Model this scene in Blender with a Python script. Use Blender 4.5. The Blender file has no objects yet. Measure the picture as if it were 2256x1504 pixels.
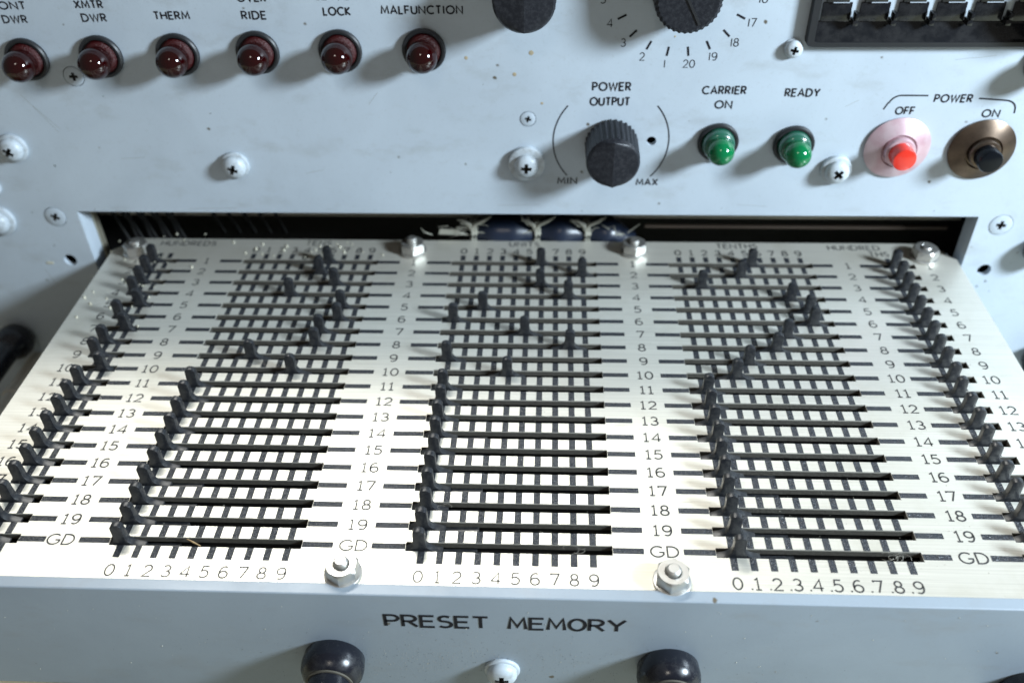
import bpy, bmesh, math, random
from mathutils import Vector, Matrix
rnd = random.Random(7)
S = 0.00635            # one row of the slider plate (a quarter inch) in metres; all numbers below are in rows
YP = 19.5              # front face of the control panel
YF = -2.3              # front face of the drawer front
Q = 0.7188             # column pitch on the slider plate

# ------------------------------------------------------------------ camera, world, lamps, exposure
scn = bpy.context.scene
COL = scn.collection
cam_d = bpy.data.cameras.new('camera')
cam = bpy.data.objects.new('camera', cam_d)
COL.objects.link(cam)
right = Vector((0.99910732, 0.03878831, -0.01673413))
up = Vector((-0.01158602, 0.6325422, 0.77443923))
fwd = Vector((-0.04062424, 0.77355402, -0.63242695))
cam.matrix_world = Matrix.Translation(Vector((4.3785, -21.7666, 27.8977)) * S) @ Matrix((
    (right.x, up.x, -fwd.x, 0), (right.y, up.y, -fwd.y, 0), (right.z, up.z, -fwd.z, 0), (0, 0, 0, 1)))
cam_d.sensor_width = 36
cam_d.lens = 2012.85 / 2256 * 36
cam_d.clip_start = 0.01
cam_d.clip_end = 50
cam_d.dof.use_dof = True
cam_d.dof.focus_distance = 37.0 * S
cam_d.dof.aperture_fstop = 11.0
scn.camera = cam

world = bpy.data.worlds.new('World')
scn.world = world
world.use_nodes = True
bg = world.node_tree.nodes['Background']
bg.inputs[0].default_value = (1.0, 0.97, 0.92, 1)
bg.inputs[1].default_value = 0.15

def area(name, direction, dist, size, power, color, target=(3, 8, 3), size_y=None):
    l = bpy.data.lights.new(name, 'AREA')
    l.shape = 'RECTANGLE'
    l.size = size * S
    l.size_y = (size_y or size) * S
    l.energy = power
    l.color = color
    o = bpy.data.objects.new(name, l)
    COL.objects.link(o)
    d = Vector(direction).normalized()
    o.location = (Vector(target) + d * dist) * S
    o.rotation_euler = (-d).to_track_quat('-Z', 'Y').to_euler()
    return o
area('window_light', (0.80, -0.43, 0.42), 102, 17, 9.6, (0.74, 0.88, 1.0), target=(4, 19.5, 6))
area('skylight', (-0.25, 0.53, 0.86), 122, 70, 4.7, (1.0, 0.985, 0.93), target=(3, 4, 0), size_y=12)
area('room_light', (-0.10, -0.75, 0.85), 110, 14, 0.35, (1.0, 0.93, 0.82), target=(3, 12, 3))

scn.view_settings.view_transform = 'Standard'
scn.view_settings.look = 'None'
scn.view_settings.exposure = 0.0
scn.view_settings.gamma = 1.0

# ------------------------------------------------------------------ materials
def mat(name, base, rough=0.5, metal=0.0, spec=0.5, coat=0.0):
    m = bpy.data.materials.new(name)
    m.use_nodes = True
    b = m.node_tree.nodes['Principled BSDF']
    b.inputs['Base Color'].default_value = (*base, 1)
    b.inputs['Roughness'].default_value = rough
    b.inputs['Metallic'].default_value = metal
    b.inputs['Specular IOR Level'].default_value = spec
    b.inputs['Coat Weight'].default_value = coat
    return m
def N(m, t, **kw):
    n = m.node_tree.nodes.new(t)
    for k, v in kw.items(): setattr(n, k, v)
    return n
def L(m, a, b): m.node_tree.links.new(a, b)
def BS(m): return m.node_tree.nodes['Principled BSDF']
def coords(m, scale=(1, 1, 1)):
    tc = N(m, 'ShaderNodeNewGeometry')
    mp = N(m, 'ShaderNodeMapping')
    mp.inputs['Scale'].default_value = [s / S for s in scale]
    L(m, tc.outputs['Position'], mp.inputs['Vector'])
    return mp.outputs[0]
def noise(m, vec, scale, detail=4, rough=0.55, dist=0.0):
    n = N(m, 'ShaderNodeTexNoise')
    n.inputs['Scale'].default_value = scale
    n.inputs['Detail'].default_value = detail
    n.inputs['Roughness'].default_value = rough
    n.inputs['Distortion'].default_value = dist
    L(m, vec, n.inputs['Vector'])
    return n.outputs['Fac']
def ramp(m, fac, stops):
    r = N(m, 'ShaderNodeValToRGB')
    e = r.color_ramp.elements
    while len(e) < len(stops): e.new(0.5)
    for el, (p, c) in zip(e, stops):
        el.position = p
        el.color = (*c, 1) if len(c) == 3 else c
    L(m, fac, r.inputs[0])
    return r.outputs[0]
def mix(m, fac, a, b, blend='MIX'):
    n = N(m, 'ShaderNodeMix', data_type='RGBA', blend_type=blend)
    for sock, v in ((n.inputs[0], fac), (n.inputs[6], a), (n.inputs[7], b)):
        if hasattr(v, 'links'): L(m, v, sock)
        elif isinstance(v, (int, float)): sock.default_value = v
        else: sock.default_value = (*v, 1)
    return n.outputs[2]
def bump(m, h, strength, dist=0.02):
    b = N(m, 'ShaderNodeBump')
    b.inputs['Strength'].default_value = strength
    b.inputs['Distance'].default_value = dist * S
    L(m, h, b.inputs['Height'])
    L(m, b.outputs[0], BS(m).inputs['Normal'])

def paint(name, base, dirt, rough=0.42):
    m = mat(name, base, rough)
    v = coords(m)
    big = noise(m, v, 0.16, 5, 0.6, 0.6)
    c = mix(m, ramp(m, big, [(0.35, (0, 0, 0)), (0.72, (1, 1, 1))]), base, [x * 0.88 for x in base])
    streak = noise(m, coords(m, (0.5, 0.5, 1.0)), 0.7, 7, 0.65)
    c = mix(m, ramp(m, streak, [(0.55, (0, 0, 0)), (0.85, (0.5, 0.5, 0.5))]), c, dirt)
    vo = N(m, 'ShaderNodeTexVoronoi')
    vo.inputs['Scale'].default_value = 0.55
    vo.inputs['Randomness'].default_value = 1
    L(m, v, vo.inputs['Vector'])
    wob = noise(m, v, 5.0, 3)
    ad = N(m, 'ShaderNodeMath', operation='MULTIPLY_ADD')
    L(m, wob, ad.inputs[0]); ad.inputs[1].default_value = 0.12; L(m, vo.outputs['Distance'], ad.inputs[2])
    spot = ramp(m, ad.outputs[0], [(0.085, (1, 1, 1)), (0.12, (0, 0, 0))])
    c = mix(m, spot, c, (0.10, 0.085, 0.06))
    fine = noise(m, v, 9.0, 3, 0.7)
    c = mix(m, ramp(m, fine, [(0.60, (0, 0, 0)), (0.72, (0.28, 0.28, 0.28))]), c, dirt)
    L(m, c, BS(m).inputs['Base Color'])
    L(m, ramp(m, big, [(0.3, (rough - 0.06,) * 3), (0.7, (rough + 0.12,) * 3)]), BS(m).inputs['Roughness'])
    bump(m, noise(m, v, 7.0, 3), 0.10, 0.02)
    return m
M = {}
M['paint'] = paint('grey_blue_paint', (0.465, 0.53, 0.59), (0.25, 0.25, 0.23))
M['shaded_drawer_paint'] = paint('shaded_drawer_paint', (0.27, 0.32, 0.37), (0.22, 0.22, 0.21), 0.38)  # panel paint, base darkened to stand for dimmer light on the drawer front
M['screw_paint'] = mat('screw_paint', (0.60, 0.64, 0.67), 0.38)
m = M['screw_paint']; v = coords(m)
L(m, mix(m, ramp(m, noise(m, v, 3.0, 5), [(0.5, (0, 0, 0)), (0.75, (0.7, 0.7, 0.7))]), (0.46, 0.51, 0.55), (0.26, 0.27, 0.26)), BS(m).inputs['Base Color'])
M['grime'] = mat('recess_grime', (0.025, 0.022, 0.018), 0.7)

m = M['plate'] = mat('brushed_nickel', (0.66, 0.655, 0.61), 0.3, 0.55)
v = coords(m)
br = noise(m, coords(m, (0.15, 14, 1)), 1.0, 5, 0.6)
st = noise(m, v, 0.33, 6, 0.62, 0.5)
c = mix(m, ramp(m, br, [(0.3, (0, 0, 0)), (0.7, (1, 1, 1))]), (0.61, 0.59, 0.52), (0.75, 0.728, 0.65))
c = mix(m, ramp(m, st, [(0.52, (0, 0, 0)), (0.75, (0.55, 0.55, 0.55))]), c, (0.56, 0.535, 0.44))
sp = noise(m, v, 4.5, 3, 0.6)
c = mix(m, ramp(m, sp, [(0.70, (0, 0, 0)), (0.76, (0.5, 0.5, 0.5))]), c, (0.30, 0.27, 0.2))
L(m, c, BS(m).inputs['Base Color'])
L(m, ramp(m, br, [(0.2, (0.37,) * 3), (0.8, (0.46,) * 3)]), BS(m).inputs['Roughness'])
BS(m).inputs['Anisotropic'].default_value = 0.3
tg = N(m, 'ShaderNodeCombineXYZ'); tg.inputs[0].default_value = 1.0
L(m, tg.outputs[0], BS(m).inputs['Tangent'])
bump(m, br, 0.06, 0.01)

m = M['print'] = mat('plate_black_ink', (0.030, 0.033, 0.039), 0.27)
bump(m, noise(m, coords(m), 7.0, 3, 0.7), 1.0, 0.08)
M['panel_ink'] = mat('panel_black_ink', (0.012, 0.012, 0.016), 0.7, spec=0.2)
m = M['number_ink'] = mat('number_ink', (0.035, 0.035, 0.035), 0.5)

m = M['lever'] = mat('lever_black_plastic', (0.02, 0.022, 0.026), 0.42)
v = coords(m)
d1 = noise(m, v, 6.0, 6, 0.8)
L(m, mix(m, ramp(m, d1, [(0.48, (0, 0, 0)), (0.78, (0.75, 0.75, 0.75))]), (0.011, 0.0125, 0.016), (0.085, 0.083, 0.078)), BS(m).inputs['Base Color'])
L(m, ramp(m, d1, [(0.3, (0.27,) * 3), (0.7, (0.5,) * 3)]), BS(m).inputs['Roughness'])
bump(m, noise(m, v, 20, 3), 0.2, 0.02)
m = M['board'] = mat('phenolic_board', (0.05, 0.045, 0.036), 0.6)
v = coords(m, (1, 1, 2.5))
L(m, mix(m, noise(m, v, 6, 5, 0.75), (0.02, 0.018, 0.015), (0.13, 0.12, 0.10)), BS(m).inputs['Base Color'])
bump(m, noise(m, v, 8, 4), 0.6, 0.06)
M['floor_black'] = mat('slot_floor_black', (0.012, 0.012, 0.012), 0.6)
m = M['bakelite'] = mat('black_bakelite', (0.012, 0.013, 0.018), 0.22)
v = coords(m)
d1 = noise(m, v, 2.2, 6, 0.7)
L(m, mix(m, ramp(m, d1, [(0.5, (0, 0, 0)), (0.8, (0.5, 0.5, 0.5))]), (0.008, 0.009, 0.014), (0.05, 0.05, 0.05)), BS(m).inputs['Base Color'])
L(m, ramp(m, d1, [(0.35, (0.14,) * 3), (0.7, (0.36,) * 3)]), BS(m).inputs['Roughness'])
m = M['knob'] = mat('knob_matt_black', (0.02, 0.022, 0.028), 0.42, spec=0.3)
v = coords(m)
d1 = noise(m, v, 5.0, 6, 0.75)
L(m, mix(m, ramp(m, d1, [(0.45, (0, 0, 0)), (0.8, (0.7, 0.7, 0.7))]), (0.010, 0.011, 0.015), (0.055, 0.057, 0.064)), BS(m).inputs['Base Color'])
bump(m, noise(m, v, 10, 3), 0.25, 0.03)
M['steel'] = mat('nut_steel', (0.56, 0.55, 0.52), 0.3, 0.9)
m = M['steel']
L(m, ramp(m, noise(m, coords(m), 3, 4), [(0.35, (0.36,) * 3), (0.7, (0.52,) * 3)]), BS(m).inputs['Roughness'])
M['dull_metal'] = mat('dull_metal', (0.62, 0.58, 0.50), 0.5, 0.5)
M['black_bezel'] = mat('black_bezel', (0.014, 0.015, 0.017), 0.45)
def lens(name, col, dark):
    m = mat(name, col, 0.06)
    b = BS(m)
    b.inputs['Coat Weight'].default_value = 0.15
    b.inputs['Transmission Weight'].default_value = dark
    b.inputs['IOR'].default_value = 1.5
    return m
M['red_lens'] = lens('red_glass', (0.017, 0.0006, 0.001), 0.15)
M['red_inner'] = mat('red_lens_skirt', (0.042, 0.001, 0.002), 0.4)
M['red_core'] = mat('red_lens_core', (0.06, 0.001, 0.002), 0.5)
m = M['red_inner']; bump(m, noise(m, coords(m), 16, 2), 0.8, 0.08)
M['green_lens'] = lens('green_glass', (0.001, 0.15, 0.048), 0.12)
M['green_inner'] = mat('green_lens_skirt', (0.012, 0.09, 0.055), 0.25, coat=0.8)
m = M['pink'] = mat('faded_pink_anodised', (0.62, 0.36, 0.40), 0.36, 0.35)
v = coords(m)
L(m, mix(m, ramp(m, noise(m, v, 0.9, 4), [(0.4, (0, 0, 0)), (0.65, (1, 1, 1))]), (0.60, 0.46, 0.49), (0.50, 0.31, 0.345)), BS(m).inputs['Base Color'])
M['red_cap'] = mat('red_button_plastic', (0.66, 0.030, 0.016), 0.22, coat=0.4)
m = M['bronze'] = mat('worn_bronze', (0.20, 0.15, 0.11), 0.34, 0.85)
v = coords(m)
L(m, mix(m, noise(m, v, 1.1, 5), (0.02, 0.017, 0.015), (0.22, 0.155, 0.11)), BS(m).inputs['Base Color'])
M['black_cap'] = mat('black_button_plastic', (0.005, 0.006, 0.008), 0.18, spec=0.15)
m = M['smoked'] = mat('smoked_plastic', (0.028, 0.030, 0.034), 0.13)
v = coords(m)
L(m, mix(m, ramp(m, noise(m, v, 1.6, 6, 0.7), [(0.4, (0, 0, 0)), (0.75, (0.8, 0.8, 0.8))]), (0.006, 0.007, 0.009), (0.028, 0.028, 0.029)), BS(m).inputs['Base Color'])
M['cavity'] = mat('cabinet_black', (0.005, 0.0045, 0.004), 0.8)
M['cable'] = mat('blue_black_cable', (0.012, 0.018, 0.034), 0.3)
M['wire'] = mat('black_wire', (0.006, 0.006, 0.006), 0.7)
M['lacing'] = mat('waxed_lacing_cord', (0.36, 0.35, 0.29), 0.8)
M['crumb'] = mat('cream_crumbs', (0.55, 0.53, 0.42), 0.8)
M['grit'] = mat('grey_grit', (0.40, 0.38, 0.33), 0.7)
M['ledge'] = mat('cream_bench', (0.75, 0.72, 0.52), 0.6)
m = M['ledge']
L(m, mix(m, noise(m, coords(m), 0.3, 5), (0.30, 0.29, 0.20), (0.45, 0.43, 0.32)), BS(m).inputs['Base Color'])
M['collar'] = mat('dusty_collar', (0.10, 0.09, 0.07), 0.6)
M['edge'] = mat('sheared_metal_edge', (0.62, 0.58, 0.45), 0.4, 0.8)
M['white_tip'] = mat('pale_wheel_tab', (0.34, 0.38, 0.42), 0.3)
M['straw'] = mat('dry_straw', (0.35, 0.24, 0.12), 0.6)

# ------------------------------------------------------------------ mesh helpers (numbers in rows)
class MB:
    def __init__(s): s.v = []; s.f = []
    def add(s, vs, fs):
        b = len(s.v); s.v += [tuple(p) for p in vs]; s.f += [tuple(b + i for i in f) for f in fs]; return s
    def box(s, a, b):
        (x0, y0, z0), (x1, y1, z1) = a, b
        return s.add([(x0, y0, z0), (x1, y0, z0), (x1, y1, z0), (x0, y1, z0), (x0, y0, z1), (x1, y0, z1), (x1, y1, z1), (x0, y1, z1)],
                     [(0, 3, 2, 1), (4, 5, 6, 7), (0, 1, 5, 4), (1, 2, 6, 5), (2, 3, 7, 6), (3, 0, 4, 7)])
    def prism(s, poly, fn, h0, h1):      # poly of (a,b), fn(a,b,h) -> xyz
        n = len(poly)
        vs = [fn(a, b, h0) for a, b in poly] + [fn(a, b, h1) for a, b in poly]
        return s.add(vs, [tuple(range(n))[::-1], tuple(range(n, 2 * n))] + [(i, (i + 1) % n, n + (i + 1) % n, n + i) for i in range(n)])
    def lathe(s, prof, fn, n=32, flute=None):   # prof (r,h[,flag]); fn(a,b,h)
        rings = []
        vs = []
        for p in prof:
            r, h = p[0], p[1]
            if r < 1e-6:
                rings.append([len(vs)]); vs.append(fn(0, 0, h)); continue
            ring = []
            for i in range(n):
                t = 2 * math.pi * i / n
                rr = r * (1 - flute) if (flute and len(p) > 2 and i % 4 in (1, 2)) else r
                ring.append(len(vs)); vs.append(fn(rr * math.cos(t), rr * math.sin(t), h))
            rings.append(ring)
        fs = []
        for a, b in zip(rings, rings[1:]):
            if len(a) == 1 and len(b) == 1: continue
            for i in range(n):
                j = (i + 1) % n
                if len(a) == 1: fs.append((a[0], b[j], b[i]))
                elif len(b) == 1: fs.append((a[i], a[j], b[0]))
                else: fs.append((a[i], a[j], b[j], b[i]))
        return s.add(vs, fs)
    def tube(s, pts, rad, n=8):
        pts = [Vector(p) for p in pts]
        rings = []
        up_ = Vector((0, 0, 1))
        for i, p in enumerate(pts):
            t = (pts[min(i + 1, len(pts) - 1)] - pts[max(i - 1, 0)]).normalized()
            a = t.cross(up_ if abs(t.z) < 0.95 else Vector((0, 1, 0))).normalized()
            b = a.cross(t)
            r = rad[i] if isinstance(rad, (list, tuple)) else rad
            rings.append([p + a * (r * math.cos(2 * math.pi * k / n)) + b * (r * math.sin(2 * math.pi * k / n)) for k in range(n)])
        vs = [q for r in rings for q in r]
        fs = [(i * n + k, i * n + (k + 1) % n, (i + 1) * n + (k + 1) % n, (i + 1) * n + k) for i in range(len(pts) - 1) for k in range(n)]
        fs += [tuple(range(n))[::-1], tuple(range((len(pts) - 1) * n, len(pts) * n))]
        return s.add(vs, fs)
ORG = {}
def tag(o, label=None, cat=None, group=None, kind=None):
    for k, v in (('label', label), ('category', cat), ('group', group), ('kind', kind)):
        if v: o[k] = v
    return o
def place(o, parent, org):
    po = Vector((0, 0, 0))
    if parent is not None:
        o.parent = parent; po = ORG[parent.name]
    ORG[o.name] = Vector(org)
    o.location = (Vector(org) - po) * S
def empty(name, org, parent=None):
    o = bpy.data.objects.new(name, None); COL.objects.link(o)
    o.empty_display_size = 0.01
    place(o, parent, org); return o
def mesh_of(mb, org, mats, bevel=0, smooth=None, name='mesh', recalc=True):
    me = bpy.data.meshes.new(name)
    o = Vector(org)
    me.from_pydata([(Vector(p) - o) * S for p in mb.v], [], mb.f)
    if bevel or recalc:
        bm = bmesh.new(); bm.from_mesh(me)
        if recalc: bmesh.ops.recalc_face_normals(bm, faces=bm.faces)
        if bevel:
            ed = [e for e in bm.edges if len(e.link_faces) == 2 and e.calc_face_angle(0) > 0.6]
            bmesh.ops.bevel(bm, geom=ed, offset=bevel * S, segments=2, affect='EDGES', profile=0.6, clamp_overlap=True)
        bm.to_mesh(me); bm.free()
    for m in (mats if isinstance(mats, (list, tuple)) else [mats]): me.materials.append(m)
    if smooth:
        me.shade_smooth(); me.set_sharp_from_angle(angle=math.radians(smooth))
    return me
def obj(name, mb, m, parent=None, org=None, bevel=0, smooth=None, recalc=True):
    if org is None:
        xs = list(zip(*mb.v)); org = tuple((min(a) + max(a)) / 2 for a in xs)
    me = mb if isinstance(mb, bpy.types.Mesh) else mesh_of(mb, org, m, bevel, smooth, name, recalc)
    o = bpy.data.objects.new(name, me); COL.objects.link(o)
    place(o, parent, org); return o
def off_panel(x, z, y=YP):        # frame of a thing standing out of the panel towards the viewer
    return lambda a, b, h: (x + a, y - h, z + b)
def off_plate(x, y, z=0.0):
    return lambda a, b, h: (x + a, y + b, z + h)

# ------------------------------------------------------------------ stroke lettering
def arc(cx, cy, rx, ry, a0, a1, n=14):
    return [(cx + rx * math.cos(math.radians(a0 + (a1 - a0) * i / n)), cy + ry * math.sin(math.radians(a0 + (a1 - a0) * i / n))) for i in range(n + 1)]
def glyph(ch, st):
    wide = st == 'wide'
    if ch == '0': return 0.62, [arc(0.31, 0.5, 0.31, 0.5, 90, 450, 22)]
    if ch == '1':
        if st == 'plate': return 0.42, [[(0.04, 0.84), (0.22, 1.0), (0.22, 0.0)], [(0.03, 0.0), (0.42, 0.0)]]
        return 0.16, [[(0.08, 0.0), (0.08, 1.0)]]
    if ch == '2': return 0.62, [arc(0.30, 0.70, 0.28, 0.30, 165, -35) + [(0.02, 0.0), (0.62, 0.0)]]
    if ch == '3': return 0.6, [arc(0.28, 0.75, 0.25, 0.25, 150, -90, 12) + arc(0.28, 0.26, 0.30, 0.26, 90, -150, 12)[1:]]
    if ch == '4': return 0.66, [[(0.50, 0.0), (0.50, 1.0), (0.0, 0.27), (0.66, 0.27)]]
    if ch == '5': return 0.6, [[(0.54, 1.0), (0.12, 1.0), (0.06, 0.56)] + arc(0.27, 0.32, 0.31, 0.32, 120, -145, 14)]
    if ch == '6': return 0.62, [[(0.50, 0.95)] + arc(0.34, 0.5, 0.34, 0.5, 80, 200, 8) + arc(0.31, 0.30, 0.30, 0.30, 195, 530, 18)]
    if ch == '7': return 0.6, [[(0.02, 0.88), (0.02, 1.0), (0.6, 1.0), (0.24, 0.0)] if st == 'plate' else [(0.0, 1.0), (0.58, 1.0), (0.2, 0.0)]]
    if ch == '8': return 0.6, [arc(0.30, 0.76, 0.23, 0.24, -90, 270, 18), arc(0.30, 0.26, 0.29, 0.26, 90, 450, 20)]
    if ch == '9': return 0.62, [[(0.12, 0.05)] + arc(0.28, 0.5, 0.34, 0.5, -80, 20, 8) + arc(0.31, 0.70, 0.30, 0.30, 15, 350, 18)]
    if ch == '.': return 0.14, [[(0.02, 0.05), (0.14, 0.05)]]
    if ch == '/': return 0.4, [[(0.0, -0.1), (0.4, 1.05)]]
    G = {
     'A': (0.78, [[(0, 0), (0.39, 1), (0.78, 0)], [(0.14, 0.33), (0.64, 0.33)]]),
     'C': (0.84, [arc(0.50, 0.5, 0.50, 0.5, 48, 312, 20)]),
     'D': (0.76, [[(0, 0), (0, 1), (0.26, 1)] + arc(0.26, 0.5, 0.50, 0.5, 90, -90, 14)[1:] + [(0, 0)]]),
     'E': (0.54, [[(0.54, 1), (0, 1), (0, 0), (0.54, 0)], [(0, 0.52), (0.48, 0.52)]]),
     'F': (0.52, [[(0.52, 1), (0, 1), (0, 0)], [(0, 0.5), (0.46, 0.5)]]),
     'G': (0.90, [arc(0.48, 0.5, 0.48, 0.5, 48, 330, 20) + [(0.90, 0.44), (0.58, 0.44)]]),
     'H': (0.68, [[(0, 0), (0, 1)], [(0.68, 0), (0.68, 1)], [(0, 0.52), (0.68, 0.52)]]),
     'I': (0.12, [[(0.06, 0), (0.06, 1)]]),
     'K': (0.62, [[(0, 0), (0, 1)], [(0.56, 1), (0.02, 0.48), (0.62, 0)]]),
     'L': (0.46, [[(0, 1), (0, 0), (0.46, 0)]]),
     'M': (0.90, [[(0, 0), (0.10, 1), (0.45, 0.2), (0.80, 1), (0.90, 0)]]),
     'N': (0.74, [[(0, 0), (0, 1), (0.74, 0), (0.74, 1)]]),
     'O': (0.98, [arc(0.49, 0.5, 0.49, 0.5, 90, 450, 26)]),
     'P': (0.54, [[(0, 0), (0, 1), (0.28, 1)] + arc(0.28, 0.74, 0.26, 0.26, 90, -90, 10)[1:] + [(0, 0.48)]]),
     'R': (0.58, [[(0, 0), (0, 1), (0.28, 1)] + arc(0.28, 0.74, 0.26, 0.26, 90, -90, 10)[1:] + [(0, 0.48)], [(0.24, 0.48), (0.58, 0)]]),
     'S': (0.52, [arc(0.27, 0.75, 0.24, 0.25, 40, 250, 12)[:-1] + arc(0.25, 0.26, 0.27, 0.26, 80, -140, 12)]),
     'T': (0.60, [[(0, 1), (0.60, 1)], [(0.30, 1), (0.30, 0)]]),
     'U': (0.68, [[(0, 1), (0, 0.34)] + arc(0.34, 0.34, 0.34, 0.34, 180, 360, 12)[1:] + [(0.68, 1)]]),
     'V': (0.72, [[(0, 1), (0.36, 0), (0.72, 1)]]),
     'W': (1.06, [[(0, 1), (0.27, 0), (0.53, 0.95), (0.79, 0), (1.06, 1)]]),
     'X': (0.66, [[(0, 0), (0.66, 1)], [(0, 1), (0.66, 0)]]),
     'Y': (0.68, [[(0, 1), (0.34, 0.46), (0.68, 1)], [(0.34, 0.46), (0.34, 0)]]),
    }
    w, s = G[ch]
    if st == 'wide':
        k = {'O': 0.98, 'M': 1.15}.get(ch, 1.5)
        return w * k, [[(x * k, y) for x, y in p] for p in s]
    return w, s
def ribbon(mb, pts, w, fn, lift):
    n = len(pts)
    closed = n > 3 and math.dist(pts[0], pts[-1]) < 1e-4
    if closed: pts = pts[:-1]; n -= 1
    out = []
    for i, p in enumerate(pts):
        a = pts[(i - 1) % n] if (closed or i > 0) else None
        b = pts[(i + 1) % n] if (closed or i < n - 1) else None
        def nrm(u, v_):
            d = math.dist(u, v_) or 1e-9
            return (-(v_[1] - u[1]) / d, (v_[0] - u[0]) / d)
        if a is None: nx, ny = nrm(p, b); k = 1
        elif b is None: nx, ny = nrm(a, p); k = 1
        else:
            n1 = nrm(a, p); n2 = nrm(p, b)
            nx, ny = n1[0] + n2[0], n1[1] + n2[1]
            l = math.hypot(nx, ny) or 1e-9
            nx /= l; ny /= l
            k = min(1 / max(nx * n1[0] + ny * n1[1], 0.3), 1.7)
        out.append(((p[0] + nx * w / 2 * k, p[1] + ny * w / 2 * k), (p[0] - nx * w / 2 * k, p[1] - ny * w / 2 * k)))
    vs = []
    for q, r in out: vs += [fn(q[0], q[1], lift), fn(r[0], r[1], lift)]
    m_ = n if closed else n - 1
    mb.add(vs, [(2 * i, 2 * i + 1, 2 * ((i + 1) % n) + 1, 2 * ((i + 1) % n)) for i in range(m_)])
def text(mb, s, cx, cy, cap, fn, st='panel', weight=0.14, gap=0.28, width=None, xs=1.0):
    gl = [(None, None) if ch == ' ' else glyph(ch, st) for ch in s]
    tot = sum((0.75 if g[0] is None else g[0]) for g in gl) + gap * (len(s) - 1)
    if width: xs = width / (tot * cap)
    x = -tot / 2
    k = 0
    for w, strokes in gl:
        if w is None: x += 0.75 + gap; continue
        for p in strokes:
            ribbon(mb, [(cx + (x + a) * cap * xs, cy + (b - 0.5) * cap) for a, b in p], weight * cap, fn, 0.006 + 0.0012 * (k % 4)); k += 1
        x += w + gap
    return mb
flat = lambda a, b, h: (a, b, h + 0.002)
onpan = lambda a, b, h: (a, YP - h - 0.002, b)
onfront = lambda a, b, h: (a, YF - h - 0.002, b)

# ------------------------------------------------------------------ slider banks
BANKS = [  # name, slot x0, x1, first column x, columns, lever x for column 0
    ('HUNDREDS', -17.70, -16.00, -17.12, 2),
    ('TENS', -12.41, -4.95, -11.91, 10),
    ('UNITS', -0.98, 6.86, -0.35, 10),
    ('TENTHS', 10.72, 18.33, 11.32, 10),
    ('HUNDREDTHS', 22.01, 23.72, 22.43, 2)]
SW = 0.225      # half width of a slot
def slab(x0, x1, y0, y1, zt, zb, hw=SW):
    xs = sorted({x0, x1} | {b[1] for b in BANKS} | {b[2] for b in BANKS})
    ys = sorted({y0, y1} | {r - hw for r in range(20)} | {r + hw for r in range(20)})
    hole = lambda x, y: any(b[1] < x < b[2] for b in BANKS) and abs(y - round(y)) < hw and -0.5 < y < 19.5
    mb = MB(); idx = {}
    def vid(i, j, z):
        if (i, j, z) not in idx:
            idx[(i, j, z)] = len(mb.v); mb.v.append((xs[i], ys[j], z))
        return idx[(i, j, z)]
    solid = lambda i, j: 0 <= i < len(xs) - 1 and 0 <= j < len(ys) - 1 and not hole((xs[i] + xs[i + 1]) / 2, (ys[j] + ys[j + 1]) / 2)
    for i in range(len(xs) - 1):
        for j in range(len(ys) - 1):
            if not solid(i, j): continue
            mb.f.append((vid(i, j, zt), vid(i + 1, j, zt), vid(i + 1, j + 1, zt), vid(i, j + 1, zt)))
            mb.f.append((vid(i, j, zb), vid(i, j + 1, zb), vid(i + 1, j + 1, zb), vid(i + 1, j, zb)))
            for (di, dj, a, b) in ((0, -1, (i, j), (i + 1, j)), (1, 0, (i + 1, j), (i + 1, j + 1)), (0, 1, (i + 1, j + 1), (i, j + 1)), (-1, 0, (i, j + 1), (i, j))):
                if not solid(i + di, j + dj):
                    mb.f.append((vid(*a, zt), vid(*a, zb), vid(*b, zb), vid(*b, zt)))
    return mb

drawer = empty('preset_memory_drawer', (3, 8, -6.4))
tag(drawer, 'pulled-out grey drawer marked PRESET MEMORY with rows of black sliders in a metal plate', 'drawer')
pl = slab(-20.0, 26.1, -2.0, 19.7, 0.0, -0.055)
pl.prism([(-20.0, 19.7), (26.1, 19.7), (25.6, 20.2), (24.55, 21.2), (-18.9, 21.2), (-20.0, 20.0)], off_plate(0, 0), -0.055, 0.0)
plate = obj('slotted_plate', pl, M['plate'], drawer, (3, 8, 0), recalc=False)
tag(plate, 'brushed metal top plate with five banks of numbered slots')
obj('slotted_board', slab(-19.6, 25.7, -2.0, 20.6, -0.058, -0.29, SW - 0.01), M['board'], drawer, (3, 8, -0.2), recalc=False)
obj('tray_floor', MB().box((-19.6, -1.7, -1.5), (25.7, 20.8, -1.2)), M['floor_black'], drawer)
for x in (-19.75, 25.72):
    obj('drawer_side', MB().box((x - 0.1, -1.79, -6.0), (x + 0.1, 20.4, -0.06)), M['shaded_drawer_paint'], drawer)
# the printed grid: one sheet of dashes and column stripes
g = MB()
def rect(x0, x1, y0, y1, z=0.006): g.add([(x0, y0, z), (x1, y0, z), (x1, y1, z), (x0, y1, z)], [(0, 1, 2, 3)])
CW = 0.13
for nm, s0, s1, c0, nc in BANKS:
    for k in range(nc):
        x = c0 + k * (Q if nc > 2 else 0.57)
        rect(x - CW, x + CW, -0.79, -SW - 0.004)
        for r in range(19): rect(x - CW, x + CW, r + SW + 0.004, r + 1 - SW - 0.004)
        rect(x - CW, x + CW, 19 + SW + 0.004, 19.72)
DASH = {'HUNDREDS': (None, -14.95), 'TENS': (-13.62, -3.76), 'UNITS': (-2.28, 8.03), 'TENTHS': (9.52, 19.39), 'HUNDREDTHS': (20.82, None)}
for nm, s0, s1, c0, nc in BANKS:
    a, b = DASH[nm]
    for r in range(20):
        if a is not None: rect(a, s0 - 0.01, r - 0.132, r + 0.132)
        if b is not None: rect(s1 + 0.01, b, r - 0.132, r + 0.132)
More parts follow.
